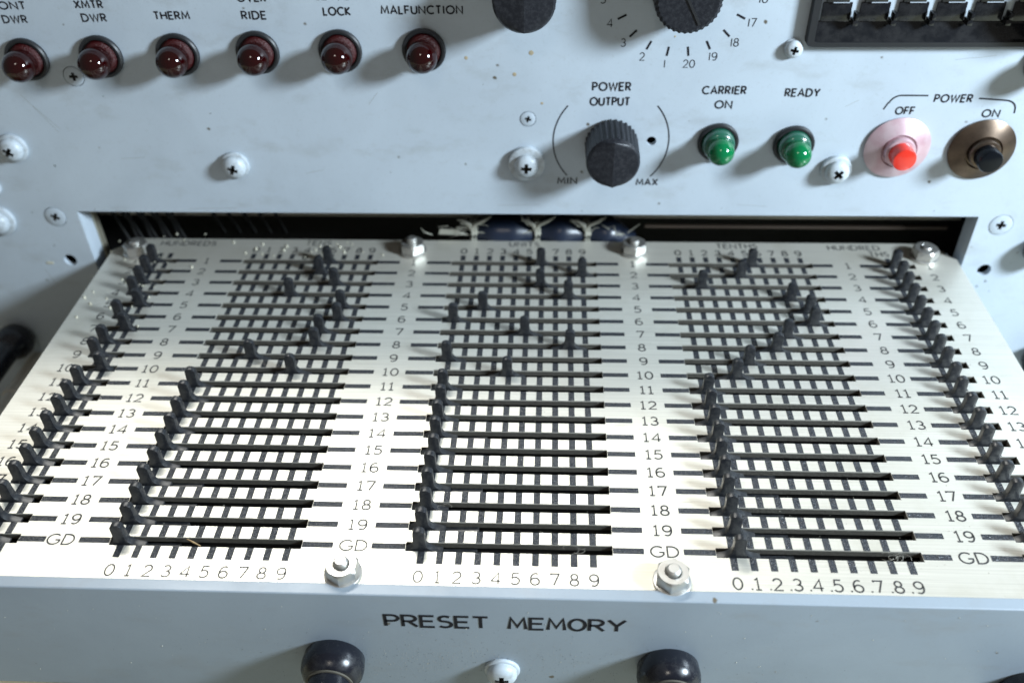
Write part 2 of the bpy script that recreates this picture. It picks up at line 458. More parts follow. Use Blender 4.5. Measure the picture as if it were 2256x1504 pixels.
obj('printed_grid', g, M['print'], plate, (3, 8, 0.006), recalc=False)
for x in (-18.4, -14.35, -2.98, 8.80, 20.18, 24.42):
    t = MB()
    for r in range(1, 21):
        xx = x + (0.0 if x > -15 or r > 9 else 0.1)
        text(t, 'GD' if r == 20 else str(r), xx, 20 - r, 0.48, flat, 'plate', 0.135, 0.26, xs=1.12)
    obj('printed_row_numbers', t, M['number_ink'], plate, (x, 10, 0.006), recalc=False)
for nm, s0, s1, c0, nc in BANKS:
    if nc < 10: continue
    t = MB(); t2 = MB()
    for k in range(10):
        text(t, ('.' if nm == 'TENTHS' and k else '') + str(k), c0 + k * Q - (0.08 if nm == 'TENTHS' and k else 0), -1.36, 0.50, flat, 'plate', 0.12, 0.16, xs=1.05)
        text(t2, str(k), c0 + k * Q, 20.13, 0.46, flat, 'plate', 0.16, xs=1.05)
    obj('printed_column_numbers', t, M['number_ink'], plate, (c0 + 3, -1.4, 0.006), recalc=False)
    obj('printed_column_numbers', t2, M['number_ink'], plate, (c0 + 3, 20.1, 0.006), recalc=False)
t = MB()
for s_, x, y in (('HUNDREDS', -15.9, 20.72), ('TENS', -8.55, 20.84), ('UNITS', 2.95, 20.86), ('TENTHS', 14.6, 20.82), ('HUNDRED', 20.9, 20.74), ('THS', 22.1, 20.13)):
    text(t, s_, x, y, 0.42, flat, 'panel', 0.15, 0.3)
obj('printed_bank_titles', t, M['number_ink'], plate, (3, 20.8, 0.006), recalc=False)

# ------------------------------------------------------------------ slider levers
prof = [(-0.86, -0.30), (0.86, -0.30), (0.86, -0.16)] + \
       [(0.23 + 0.55 * (1 - math.sin(math.radians(a))), -0.12 + 0.44 * (1 - math.cos(math.radians(a)))) for a in range(15, 91, 15)] + \
       [(0.23, 0.80)] + [(0.23 * math.cos(math.radians(a)), 0.84 + 0.18 * math.sin(math.radians(a))) for a in range(15, 166, 25)] + [(-0.23, 0.80)] + \
       [(-0.23 - 0.55 * (1 - math.sin(math.radians(a))), -0.12 + 0.44 * (1 - math.cos(math.radians(a)))) for a in range(90, 14, -15)] + [(-0.86, -0.16)]
lm = MB()
n_ = len(prof)
def lev(a, z, h):               # tab thins slightly towards the top
    k = 1.0 if z < 0.2 else 1.0 - 0.16 * (z - 0.2)
    return (a, h * k, z)
lm.prism(prof, lambda a, b, h: lev(a, b, h), -0.15, 0.15)
lever_me = mesh_of(lm, (0, 0, 0), M['lever'], bevel=0.022, smooth=32, name='slider_lever')
bar = MB().box((-2.15, -0.165, -0.50), (2.15, 0.165, -0.31))
bar_me = mesh_of(bar, (0, 0, 0), M['lever'], bevel=0.02, name='slide_strip')
SET = {'HUNDREDS': [0, 0, 0, 0, 1, 0, 1, 0, 0, 1] + [0] * 10,
       'TENS': [6, 5.65, 7, 4, 8, 8, 7, 7, 3, 6] + [0] * 10,
       'UNITS': [6, 9, 6, 8, 2, 0, 5, 8, 0, 4] + [0] * 10,
       'TENTHS': [5, 4, 1, 7, 8, 8, 6, 5, 3, 2] + [0] * 10,
       'HUNDREDTHS': [0] * 20}
WORDS = ['0', '1', '2', '3', '4', '5', '6', '7', '8', '9']
L0 = {'HUNDREDS': -17.28, 'TENS': -11.93, 'UNITS': -0.41, 'TENTHS': 11.52, 'HUNDREDTHS': 22.62}
for nm, s0, s1, c0, nc in BANKS:
    for r in range(1, 21):
        k = SET[nm][r - 1]
        x = L0[nm] + k * (Q if nc > 2 else 0.68) + rnd.uniform(-0.02, 0.02)
        o = obj('slider_lever', lever_me, None, drawer, (x, 20 - r + rnd.uniform(-0.012, 0.012), rnd.uniform(-0.03, 0.02)))
        o.rotation_euler = (rnd.uniform(-0.03, 0.03), rnd.uniform(-0.035, 0.035), rnd.uniform(-0.02, 0.02))
        row = 'GD' if r == 20 else str(r)
        o['label'] = 'black slider lever in slot %s of the %s bank, set at %s' % (row, nm, WORDS[int(round(k))])
        o['group'] = 'slider levers in the slotted plate'
        b_ = bpy.data.objects.new('slide_strip', bar_me if nc > 2 else short_me) if nc > 2 else None
        if b_:
            COL.objects.link(b_)
            place(b_, o, ORG[o.name])

# ------------------------------------------------------------------ nuts on the plate
def hexnut(x, y, rot, zb=0.0, stud=0.3, k_=1.0):
    f = lambda a, b, h: (x + a * k_, y + b * k_, zb + h)
    w_ = MB().lathe([(0.34, 0), (0.74, 0), (0.78, 0.03), (0.78, 0.10), (0.74, 0.13), (0.34, 0.13)], f, 28)
    R_ = 0.72
    mb = MB()
    hexp = [(R_ * math.cos(math.radians(60 * i + rot)), R_ * math.sin(math.radians(60 * i + rot))) for i in range(6)]
    # chamfered hex: body corners low, top ring of 24 points clipped to a circle
    n = 24
    def hr(t):
        a = (math.degrees(t) - rot) % 60 - 30
        return R_ * math.cos(math.radians(30)) / math.cos(math.radians(a))
    ring = lambda rad, z: [f(rad(t) * math.cos(t), rad(t) * math.sin(t), z(t)) for t in [2 * math.pi * i / n + math.radians(rot) for i in range(n)]]
    rings = [ring(lambda t: 0.33, lambda t: 0.14), ring(hr, lambda t: 0.14), ring(hr, lambda t: 0.60 - 0.55 * (hr(t) - R_ * 0.866)),
             ring(lambda t: R_ * 0.86, lambda t: 0.63), ring(lambda t: 0.36, lambda t: 0.63), ring(lambda t: 0.31, lambda t: 0.57)]
    vs = [p for r_ in rings for p in r_]
    mb.add(vs, [(i * n + k, i * n + (k + 1) % n, (i + 1) * n + (k + 1) % n, (i + 1) * n + k) for i in range(len(rings) - 1) for k in range(n)])
    o = obj('hex_nut', mb, M['steel'], drawer, (x, y, zb), smooth=25)
    o['group'] = 'hex nuts holding the slotted plate'
    obj('washer', w_, M['steel'], o, (x, y, zb), smooth=40)
    s_ = MB().lathe([(0, 0.63 + stud), (0.22, 0.63 + stud), (0.29, 0.57 + stud), (0.29, 0.3), (0, 0.3)], f, 20)
    obj('stud', s_, M['steel'], o, (x, y, zb + 0.5), smooth=40)
    return o
for x, y, rt, sd in ((-18.47, 19.75, 12, 0.16), (-3.16, 20.05, 40, 0.30), (8.94, 20.2, 35, 0.16), (24.4, 19.85, 38, 0.10), (-3.12, -1.33, 88, 0.22), (8.94, -1.36, 80, 0.2)):
    hexnut(x, y, rt, 0.0, sd, 0.9 if y < 0 else 0.95)

# ------------------------------------------------------------------ drawer front
fr = MB()
pf = [(-1.80, 0.0), (-1.80, 0.10), (-1.84, 0.12), (-2.24, 0.115), (-2.285, 0.09), (-2.3, 0.04), (-2.3, -6.36), (-2.2, -6.42), (-1.85, -6.42), (-1.80, -6.3)]
fr.prism([(y, z) for y, z in pf], lambda a, b, h: (h, a, b), -22.6, 27.9)
front = obj('drawer_front', fr, M['shaded_drawer_paint'], drawer, (3, -2, -3), smooth=20)
obj('front_lettering', text(MB(), 'PRESET MEMORY', 2.86, -1.40, 0.69, onfront, 'wide', 0.19, 0.27, width=8.85), M['panel_ink'], front, (2.9, YF, -1.4), recalc=False)
def pull_knob(x, z, r=1.2):
    f = off_panel(x, z, YF)
    k = r / 1.2
    a = MB().lathe([(0, 0), (1.12 * k, 0), (1.17 * k, 0.06), (1.21 * k, 0.42), (1.215 * k, 0.46), (1.19 * k, 0.72), (1.02 * k, 1.06), (0.92 * k, 1.14), (0.0, 1.14)], f, 40)
    o = obj('pull_knob', a, M['bakelite'], front, (x, YF, z), smooth=40)
    o['group'] = 'black pull knobs on the drawer front'
    obj('collar', MB().lathe([(0.6 * k, 1.12), (0.90 * k, 1.12), (0.90 * k, 1.20), (0.6 * k, 1.20)], f, 36), M['collar'], o, (x, YF - 1.4, z), smooth=40)
    obj('grip', MB().lathe([(0, 1.15), (0.82 * k, 1.17), (0.78 * k, 2.3), (0.85 * k, 3.2), (0.7 * k, 3.5), (0, 3.55)], f, 36), M['bakelite'], o, (x, YF - 2, z), smooth=50)
pull_knob(-3.78, -3.87); pull_knob(9.05, -3.92); pull_knob(23.1, -5.2, 1.7)

# ------------------------------------------------------------------ screws with a cross recess
def cross_mesh(kind, r, h, name):
    if kind == 'pan':
        pr = [(0, 0)] + [(r * 0.96, 0), (r, h * 0.25)] + [(r * math.cos(math.radians(a)) ** 0.8, h * (0.25 + 0.75 * math.sin(math.radians(a)))) for a in (15, 32, 50, 68, 80)] + [(0, h)]
    else:
        pr = [(0, -0.25), (r, -0.25), (r, h * 0.5), (r * 0.95, h), (0, h)]
    head = MB().lathe(pr, lambda a, b, q: (a, -q, b), 32)
    me = mesh_of(head, (0, 0, 0), [M['screw_paint' if kind == 'pan' else 'paint'], M['grime']], smooth=40, name=name)
    o = bpy.data.objects.new('tmp', me); COL.objects.link(o)
    cut = MB(); w = r * 0.15; l = r * 0.56; dep = min(h * 0.8, 0.3) if kind == 'pan' else 0.2
    for a in (0, 1):
        bx = [(-l, -w), (l, -w), (l, w), (-l, w)]
        if a: bx = [(b_, a_) for a_, b_ in bx][::-1]
        sub = MB()
        sub.prism(bx, lambda p, q, hh: (p * (1 if hh > h else 0.55 if abs(p) > w * 1.1 else 1), -hh, q * (1 if hh > h else 0.55 if abs(q) > w * 1.1 else 1)), h - dep, h + 0.2)
        cm = mesh_of(sub, (0, 0, 0), M['grime'], name='cut')
        c = bpy.data.objects.new('cut', cm); COL.objects.link(c)
        md = o.modifiers.new('b', 'BOOLEAN'); md.operation = 'DIFFERENCE'; md.object = c; md.solver = 'EXACT'
        cut.__dict__.setdefault('o', []).append(c)
    dg = bpy.context.evaluated_depsgraph_get()
    res = bpy.data.meshes.new_from_object(o.evaluated_get(dg))
    for c in cut.o: bpy.data.objects.remove(c)
    bpy.data.objects.remove(o)
    while len(res.materials) < 2: res.materials.append(M['grime'])
    res.materials[1] = M['grime']
    for p in res.polygons:
        c = p.center / S; rr = math.hypot(c.x, c.z)
        surf = -c.y
        inside = rr < l * 1.05 and (min(abs(c.x), abs(c.z)) < w * 1.15) and (surf < h * 0.85 if kind == 'flat' else (abs(p.normal.y) < 0.6 or surf < h - dep * 0.5))
        p.material_index = 1 if inside else 0
        p.use_smooth = False if inside else True
    res.name = name
    return res
PAN = cross_mesh('pan', 0.60, 0.44, 'pan_head_screw')
FLAT = cross_mesh('flat', 0.56, 0.03, 'flat_head_screw')
def screw(me, x, z, parent, rot=0, scale=1.0, washer=None, y=YP, label=None, lift=0.0, name='panel_screw'):
    o = obj(name, me, None, parent, (x, y - lift, z))
    o.rotation_euler = (0, rot, 0)
    o.scale = (scale, scale, scale)
    if washer:
        w = obj('washer', MB().lathe([(0.2, 0), (washer, 0), (washer + 0.02, 0.05), (washer + 0.01, lift - 0.04), (washer - 0.04, lift), (0.2, lift)], off_panel(x, z, y), 32), M['screw_paint'], parent, (x, y, z), smooth=40)
        w.parent = o
        w.scale = (1 / scale,) * 3
        w.location = Vector((0, lift, 0)) * S / scale
        ORG[w.name] = Vector((x, y, z))
    if label: o['label'] = label
    return o
screw(PAN, 2.70, -4.45, front, 0.0, 1.0, 0.68, YF, 'white screw between the two front pull knobs', 0.14)

# ------------------------------------------------------------------ control panel
panel = empty('control_panel', (3, 19.5, -14))
tag(panel, 'grey-blue equipment panel with indicator lamps, knobs and push buttons above the open drawer', 'control panel')
OX0, OX1, OZ1 = -20.93, 26.35, 2.78
sh = MB()
xs = [-40, OX0, OX1, 46]; zs = [-14, -8, OZ1, 17.6]
TH = 0.30
vid = {}
def pv(i, j, k):
    if (i, j, k) not in vid: vid[(i, j, k)] = len(sh.v); sh.v.append((xs[i], YP + k * TH, zs[j]))
    return vid[(i, j, k)]
sol = lambda i, j: 0 <= i < 3 and 0 <= j < 3 and not (i == 1 and j == 1)
for i in range(3):
    for j in range(3):
        if not sol(i, j): continue
        sh.f.append((pv(i, j, 0), pv(i + 1, j, 0), pv(i + 1, j + 1, 0), pv(i, j + 1, 0)))
        sh.f.append((pv(i, j, 1), pv(i, j + 1, 1), pv(i + 1, j + 1, 1), pv(i + 1, j, 1)))
        for di, dj, a, b in ((0, -1, (i, j), (i + 1, j)), (1, 0, (i + 1, j), (i + 1, j + 1)), (0, 1, (i + 1, j + 1), (i, j + 1)), (-1, 0, (i, j + 1), (i, j))):
            if not sol(i + di, j + dj): sh.f.append((pv(*a, 0), pv(*a, 1), pv(*b, 1), pv(*b, 0)))
sheet = obj('panel_sheet', sh, M['paint'], panel, (3, YP, 0))
cuts = []
for x, z, r in ((9.29, 6.98, 0.24), (-22.31, -0.36, 0.36), (27.62, -0.53, 0.36)) + tuple((x_, z_, 0.56 * s_ + 0.035) for x_, z_, s_ in ((3.22, 8.13, 0.66), (-22.22, 2.43, 1.0), (27.61, 2.29, 1.03), (-18.64, 10.30, 0.85))):
    cm = mesh_of(MB().lathe([(0, -1), (r, -1), (r, 1), (0, 1)], off_panel(x, z), 32), (3, YP, 0), M['grime'], name='cut')
    c = bpy.data.objects.new('cut', cm); COL.objects.link(c); c.matrix_world = Matrix.Translation(Vector((3, YP, 0)) * S)
    md = sheet.modifiers.new('hole', 'BOOLEAN'); md.object = c; md.operation = 'DIFFERENCE'; md.solver = 'EXACT'
    cuts.append(c)
bpy.context.view_layer.update()
res = bpy.data.meshes.new_from_object(sheet.evaluated_get(bpy.context.evaluated_depsgraph_get()))
sheet.modifiers.clear(); sheet.data = res
for c in cuts: bpy.data.objects.remove(c)
for p in res.polygons: p.material_index = 0
# flange round the opening
obj('opening_flange', MB().box((OX0 - 0.28, YP + TH, -1.0), (OX0 - 0.001, YP + 1.25, OZ1)), M['paint'], panel, bevel=0.08)
obj('flange_edge', MB().box((OX0 - 0.22, YP + 1.26, -1.1), (OX0 + 0.06, YP + 1.75, OZ1 - 0.1)), M['edge'], panel, bevel=0.04)
obj('opening_flange', MB().box((OX1 + 0.001, YP + TH, -3.0), (OX1 + 0.28, YP + 1.25, OZ1)), M['paint'], panel, bevel=0.06)
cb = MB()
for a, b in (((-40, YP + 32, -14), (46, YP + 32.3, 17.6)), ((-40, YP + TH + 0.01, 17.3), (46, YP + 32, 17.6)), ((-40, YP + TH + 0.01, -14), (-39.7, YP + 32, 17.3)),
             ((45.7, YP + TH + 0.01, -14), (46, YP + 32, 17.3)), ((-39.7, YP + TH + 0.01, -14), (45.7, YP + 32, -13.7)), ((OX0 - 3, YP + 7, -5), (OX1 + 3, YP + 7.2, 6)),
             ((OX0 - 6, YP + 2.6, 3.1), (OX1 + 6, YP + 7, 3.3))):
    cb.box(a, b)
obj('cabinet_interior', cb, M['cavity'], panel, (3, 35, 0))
obj('cross_rail', MB().box((OX0 - 1, YP + 3.6, 0.35), (OX1 + 1, YP + 3.9, 0.6)), M['dull_metal'], panel, bevel=0.05)

# lettering on the panel
def words(items, name, org):
    t_ = MB()
    for s_, x, z, cap, w in items: text(t_, s_, x, z, cap, onpan, 'panel', 0.225, 0.30, width=w)
    return obj(name, t_, M['panel_ink'], sheet, org, recalc=False)
words([('FRONT', -20.78, 13.70, 0.32, 1.95), ('DWR', -20.52, 13.07, 0.32, 1.12)], 'lamp_legend', (-20.5, YP, 13.4))
words([('XMTR', -16.83, 13.74, 0.33, 1.28), ('DWR', -16.76, 13.13, 0.33, 1.12)], 'lamp_legend', (-16.8, YP, 13.4))
words([('THERM', -13.10, 13.22, 0.33, 1.62)], 'lamp_legend', (-13.1, YP, 13.2))
words([('OVER', -9.25, 14.02, 0.34, 1.28), ('RIDE', -9.28, 13.22, 0.34, 1.10)], 'lamp_legend', (-9.3, YP, 13.6))
words([('SERVO', -5.50, 14.10, 0.34, 1.60), ('LOCK', -5.43, 13.39, 0.34, 1.22)], 'lamp_legend', (-5.4, YP, 13.6))
words([('MALFUNCTION', -1.55, 13.44, 0.34, 3.68)], 'lamp_legend', (-1.5, YP, 13.4))
words([('POWER', 7.20, 9.80, 0.38, 1.78), ('OUTPUT', 7.15, 9.05, 0.38, 1.86)], 'knob_legend', (7.2, YP, 9.4))
words([('MIN', 5.20, 4.77, 0.34, 0.95), ('MAX', 9.24, 4.71, 0.34, 1.05)], 'knob_legend', (7.2, YP, 4.7))
words([('CARRIER', 12.51, 9.62, 0.36, 2.02), ('ON', 12.56, 8.90, 0.36, 0.78)], 'lamp_legend', (12.5, YP, 9.2))
words([('READY', 16.18, 9.50, 0.36, 1.58)], 'lamp_legend', (16.2, YP, 9.5))
words([('POWER', 23.25, 9.22, 0.35, 1.72), ('OFF', 21.16, 8.60, 0.35, 0.86), ('ON', 25.2, 8.47, 0.35, 0.78)], 'button_legend', (23.2, YP, 9))
t = MB()
def brk(pts): ribbon(t, pts, 0.075, onpan, 0.006)
brk([(20.13, 8.66), (20.28, 9.0)] + arc(20.85, 8.88, 0.55, 0.49, 165, 90, 8) + [(22.05, 9.36)])
brk([(24.42, 9.22), (25.55, 9.14)] + arc(25.70, 8.62, 0.56, 0.50, 85, 0, 8) + [(26.28, 8.48)])
obj('power_bracket', t, M['panel_ink'], sheet, (23.2, YP, 9), recalc=False)
t = MB()
ribbon(t, arc(7.30, 6.97, 2.84, 2.84, 139, 222, 24), 0.065, onpan, 0.006)
obj('range_arc', t, M['panel_ink'], sheet, (5, YP, 7), recalc=False)
t = MB()
ribbon(t, arc(7.30, 6.97, 2.84, 2.84, 41, -43, 24), 0.065, onpan, 0.006)
obj('range_arc', t, M['panel_ink'], sheet, (7.3, YP, 7), recalc=False)
t = MB()
KX, KZ = 10.15, 14.45
for k in range(1, 21):
    a = math.radians(-90 - 9 - 18 * (k - 1)) if k < 11 else math.radians(-90 + 9 + 18 * (20 - k))
    c_, s_ = math.cos(a), math.sin(a)
    ribbon(t, [(KX + 2.76 * c_, KZ + 2.76 * s_), (KX + 3.20 * c_, KZ + 3.20 * s_)], 0.10, onpan, 0.006)
    text(t, str(k), KX + 3.58 * c_, KZ + 3.58 * s_, 0.36, onpan, 'panel', 0.12, 0.22)
obj('dial_scale', t, M['panel_ink'], sheet, (KX, YP, KZ), recalc=False)

# red and green lamps
def lamp(x, z, kind, label, s=1.0, tilt=0.0):
    f = off_panel(x, z)
    bz = MB().lathe([(0.72 * s, 0.0), (0.98 * s, 0.0), (1.02 * s, 0.06), (1.02 * s, 0.20), (0.96 * s, 0.27), (0.86 * s, 0.27), (0.84 * s, 0.12), (0.72 * s, 0.10)], f, 40)
    o = obj('indicator_lamp', bz, M['black_bezel'], panel, (x, YP, z), smooth=35)
    o['label'] = label
    o['group'] = ('red' if kind == 'red' else 'green') + ' indicator lamps on the panel'
    if kind == 'red':
        obj('lens_skirt', MB().lathe([(0.0, 0.06), (0.80, 0.06), (0.78, 0.20), (0.72, 0.30), (0.60, 0.38), (0, 0.38)], f, 36), M['red_inner'], o, (x, YP, z), smooth=40)
        pr = [(0, 0.40), (0.60, 0.40), (0.60, 0.62)] + [(0.72 * math.cos(math.radians(a)), 1.00 + 0.72 * math.sin(math.radians(a))) for a in range(-26, 90, 12)] + [(0, 1.72)]
        obj('lens', MB().lathe(pr, f, 40), M['red_lens'], o, (x, YP - 0.9, z), smooth=60)
        obj('lens_core', MB().lathe([(0, 0.5), (0.40, 0.55), (0.42, 0.9), (0.25, 1.25), (0, 1.35)], f, 20), M['red_core'], o, (x, YP - 0.9, z), smooth=60)
    else:
        obj('lens_skirt', MB().lathe([(0, 0.06), (0.80, 0.06), (0.79, 0.40), (0.74, 0.62), (0.62, 0.74), (0, 0.76)], f, 36), M['green_inner'], o, (x, YP, z), smooth=45)
        pr = [(0, 0.77), (0.55, 0.77), (0.61, 0.85)] + [(0.65 * math.cos(math.radians(a)), 1.14 + 0.65 * math.sin(math.radians(a))) for a in range(-20, 90, 11)] + [(0, 1.79)]
        obj('lens', MB().lathe(pr, f, 40), M['green_lens'], o, (x, YP - 1.1, z), smooth=60)
        obj('lens_core', MB().lathe([(0, 0.8), (0.30, 0.85), (0.33, 1.1), (0.2, 1.3), (0, 1.36)], f, 20), M['green_inner'], o, (x, YP - 1.1, z), smooth=60)
for x, z, lb in ((-20.55, 11.20, 'dark red dome lamp under DWR, cut by the left edge of the photo'), (-16.92, 11.33, 'dark red dome lamp under XMTR DWR'), (-13.22, 11.42, 'dark red dome lamp under THERM'),
                 (-9.40, 11.52, 'dark red dome lamp under OVER RIDE'), (-5.50, 11.58, 'dark red dome lamp under LOCK'), (-1.58, 11.62, 'dark red dome lamp under MALFUNCTION')):
    lamp(x, z, 'red', lb)
lamp(12.52, 6.98, 'green', 'green dome lamp under CARRIER ON', 0.98)
lamp(16.20, 6.86, 'green', 'green dome lamp under READY', 0.98)
lamp(26.95, 10.95, 'red', 'dark lamp cut by the right edge of the photo')

# push buttons
def button(x, z, dish_m, cap_m, label, cap_h):
    f = off_panel(x, z)
    o = obj('push_button', MB().lathe([(0, 0), (1.50, 0), (1.57, 0.05), (1.58, 0.13), (1.52, 0.17), (0.86, 0.46), (0.82, 0.40), (0.80, 0.34), (0, 0.34)], f, 56), dish_m, panel, (x, YP, z), smooth=35)
    o['label'] = label
    obj('collar', MB().lathe([(0, 0.3), (0.74, 0.3), (0.74, 0.60), (0.70, 0.68), (0.64, 0.70), (0.0, 0.70)], f, 40), dish_m, o, (x, YP - 0.5, z), smooth=35)
    obj('button_cap', MB().lathe([(0, 0.6), (0.57, 0.6), (0.57, cap_h - 0.10), (0.53, cap_h - 0.02), (0.46, cap_h), (0, cap_h + 0.01)], f, 40), cap_m, o, (x, YP - 1, z), smooth=40)
button(21.22, 6.70, M['pink'], M['red_cap'], 'red push button on a faded pink dish under OFF', 1.42)
button(25.28, 6.62, M['bronze'], M['black_cap'], 'black push button on a bronze dish under ON', 1.42)

# knobs
def fluted(x, z, r, h, label, name='fluted_knob', ridge=True):
    f = off_panel(x, z)
    n = 120
    pr = [(r * 1.0, 0.05, 1), (r * 0.985, h - 0.22, 1), (r * 0.97, h - 0.12), (r * 0.90, h)]
    mb = MB().lathe([(0, 0.05)] + pr + [(0, h)], f, n, flute=0.06)
    o = obj(name, mb, M['knob'], panel, (x, YP, z), smooth=30)
    o['label'] = label
    if ridge:   # shallow roof-shaped face
        R_ = r * 0.90
        left = [(-R_ * math.cos(math.radians(a)), R_ * math.sin(math.radians(a))) for a in range(-90, 91, 10)]
        rm = MB()
        vs = [f(0, -R_, h + 0.17), f(0, R_, h + 0.17)] + [f(a, b, h + 0.004) for a, b in left]
        rm.add(vs, [(0, 1) + tuple(range(len(vs) - 1, 1, -1))] if False else [(0, i, i + 1) if i < len(vs) // 2 + 1 else (1, i, i + 1) for i in range(2, len(vs) - 1)] + [(0, len(vs) // 2 + 1, 1)])
        vs2 = [f(0, -R_, h + 0.17), f(0, R_, h + 0.17)] + [f(-a, b, h + 0.004) for a, b in left]
        rm.add(vs2, [(0, i + 1, i) if i < len(vs) // 2 + 1 else (1, i + 1, i) for i in range(2, len(vs) - 1)] + [(0, 1, len(vs) // 2 + 1)])
        obj('knob_face', rm, M['knob'], o, (x, YP - h, z))
    return o
fluted(7.33, 6.86, 1.31, 2.15, 'black fluted knob under POWER OUTPUT')
fluted(3.14, 14.47, 1.40, 2.15, 'black fluted knob cut by the top edge, right of MALFUNCTION')
# pointer knob of the numbered dial
f = off_panel(KX, KZ)
outl = []
R0 = 1.46
th = math.radians(118)                     # the pointer aims up and to the left
tip = (3.1 * math.cos(th), 3.1 * math.sin(th))
for i in range(0, 97):
    a = th + math.radians(58) + math.radians(244) * i / 96
    rr = R0 * (1.0 if i % 4 in (0, 1) else 0.972)
    outl.append((rr * math.cos(a), rr * math.sin(a)))
outl += [(tip[0] + 0.25 * math.cos(th - 1.57), tip[1] + 0.25 * math.sin(th - 1.57)), (tip[0] + 0.25 * math.cos(th + 1.57), tip[1] + 0.25 * math.sin(th + 1.57))]
mb = MB()
nn = len(outl)
vs = [f(a, b, 0.08) for a, b in outl] + [f(a, b, 1.78) for a, b in outl] + [f(a * 0.9, b * 0.9, 1.90) for a, b in outl]
mb.add(vs, [tuple(range(nn))] + [(i, (i + 1) % nn, nn + (i + 1) % nn, nn + i) for i in range(nn)] + [(nn + i, nn + (i + 1) % nn, 2 * nn + (i + 1) % nn, 2 * nn + i) for i in range(nn)] + [tuple(range(2 * nn, 3 * nn))])
o = obj('pointer_knob', mb, M['knob'], panel, (KX, YP, KZ))
o['label'] = 'black pointer knob on the numbered dial, cut by the top edge'
rb = MB().prism([(1.15 * math.cos(th + math.pi) + 0.05, 1.15 * math.sin(th + math.pi)), (tip[0] * 0.9 + 0.05, tip[1] * 0.9), (tip[0] * 0.9 - 0.05, tip[1] * 0.9 - 0.03), (1.15 * math.cos(th + math.pi) - 0.05, 1.15 * math.sin(th + math.pi) - 0.03)], f, 1.9, 1.95)
obj('pointer_line', rb, M['black_bezel'], o, (KX, YP - 1.9, KZ))

# small black knobs that just enter the frame
def round_knob(x, z, r, h, label, parent=panel):
    f_ = off_panel(x, z)
    o_ = obj('round_knob', MB().lathe([(0, 0), (r * 0.9, 0), (r, 0.15), (r, h - 0.3), (r * 0.9, h - 0.05), (0, h)], f_, 36), M['bakelite'], parent, (x, YP, z), smooth=40)
    o_['label'] = label
round_knob(26.55, 13.75, 1.25, 1.6, 'black round knob over the right end of the thumbwheel switch')
round_knob(30.0, 0.95, 0.85, 0.9, 'small black knob at the right edge beside the flat screw')
# side handles: ball ferrule on the panel, black grip coming forward, metal rod below
def handle(x, z, sgn, label):
    f_ = off_panel(x, z)
    o_ = obj('pull_handle', MB().lathe([(0, 0.0), (0.6, 0.05), (0.95, 0.35), (1.06, 0.8), (1.0, 1.25), (0.78, 1.6), (0.62, 1.9), (0.60, 6.0), (0, 6.0)], f_, 36), M['bakelite'], panel, (x, YP, z), smooth=50)
    o_['label'] = label
    obj('rod', MB().lathe([(0, 0), (0.62, 0), (0.62, 3.0), (0.70, 3.05), (0.70, 3.5), (0.62, 3.55), (0.62, 9), (0, 9)], off_panel(x + 0.4 * sgn, z - 2.1), 28), M['dull_metal'], o_, (x, YP - 3, z - 2), smooth=35)
handle(-27.0, -5.6, 1, 'black handle with a ball end left of the drawer')
handle(32.3, -6.3, -1, 'black handle just inside the right edge of the photo')

# screws of the panel
P_ = panel
screw(FLAT, 3.22, 8.13, P_, 0.3, 0.66, label='small flat screw left of the POWER OUTPUT knob')
screw(PAN, 3.14, 5.80, P_, 0.05, 1.0, 0.90, label='white screw with a wide washer left of MIN', lift=0.30)
screw(PAN, -11.72, 5.62, P_, 0.35, 0.98, 0.70, label='white screw in the middle of the bare part of the panel', lift=0.22)
screw(PAN, -22.98, 6.55, P_, 0.6, 1.0, 0.74, label='white screw at the left edge below the first red lamp', lift=0.22)
screw(FLAT, -22.22, 2.43, P_, 0.45, 1.0, label='flat screw left of the corner of the drawer opening')
screw(FLAT, 27.61, 2.29, P_, 0.1, 1.03, label='flat screw right of the corner of the drawer opening')
screw(PAN, 15.36, 11.66, P_, 0.2, 0.70, 0.44, label='small white screw below the corner of the thumbwheel switch', lift=0.08)
screw(PAN, 18.52, 5.52, P_, 0.75, 0.98, 0.74, label='white screw between the second green lamp and the red button', lift=0.28)
screw(FLAT, -18.64, 10.30, P_, 0.0, 0.85, label='painted-over flat screw in the shadow left of the second red lamp')
screw(PAN, -25.35, 2.25, P_, 0.0, 1.1, 0.88, label='white screw with washer cut by the left edge', lift=0.25)
screw(PAN, -24.98, 4.25, P_, 0.0, 0.8, label='small white screw cut by the left edge above the washer')

# thumbwheel switch, top right
TX0, TX1, TZ0, TZ1 = 15.80, 30.0, 11.80, 16.2
def rr_poly(x0, x1, z0, z1, r):
    pts = []
    for cx_, cz_, a0 in ((x0 + r, z0 + r, 180), (x1 - r, z0 + r, 270), (x1 - r, z1 - r, 0), (x0 + r, z1 - r, 90)):
        pts += [(cx_ + r * math.cos(math.radians(a0 + k * 15)), cz_ + r * math.sin(math.radians(a0 + k * 15))) for k in range(7)]
    return pts
po = rr_poly(TX0, TX1, TZ0, TZ1, 0.32); pi_ = rr_poly(TX0 + 0.34, TX1 - 0.34, TZ0 + 0.26, TZ1 - 0.26, 0.12)
ff = lambda a, b, h: (a, YP - h, b)
mb = MB(); nn = len(po)
lay = [(po, 0.0), (po, 0.34), ([(a + (0.04 if a < 20 else -0.04), b + (0.05 if b < 14 else -0.05)) for a, b in po], 0.42), (pi_, 0.42), (pi_, 0.02)]
mb.add([ff(a, b, h) for P2, h in lay for a, b in P2], [(i * nn + k, i * nn + (k + 1) % nn, (i + 1) * nn + (k + 1) % nn, (i + 1) * nn + k) for i in range(4) for k in range(nn)])
sw = obj('thumbwheel_switch', mb, M['black_bezel'], panel, (21, YP, 12), smooth=30)
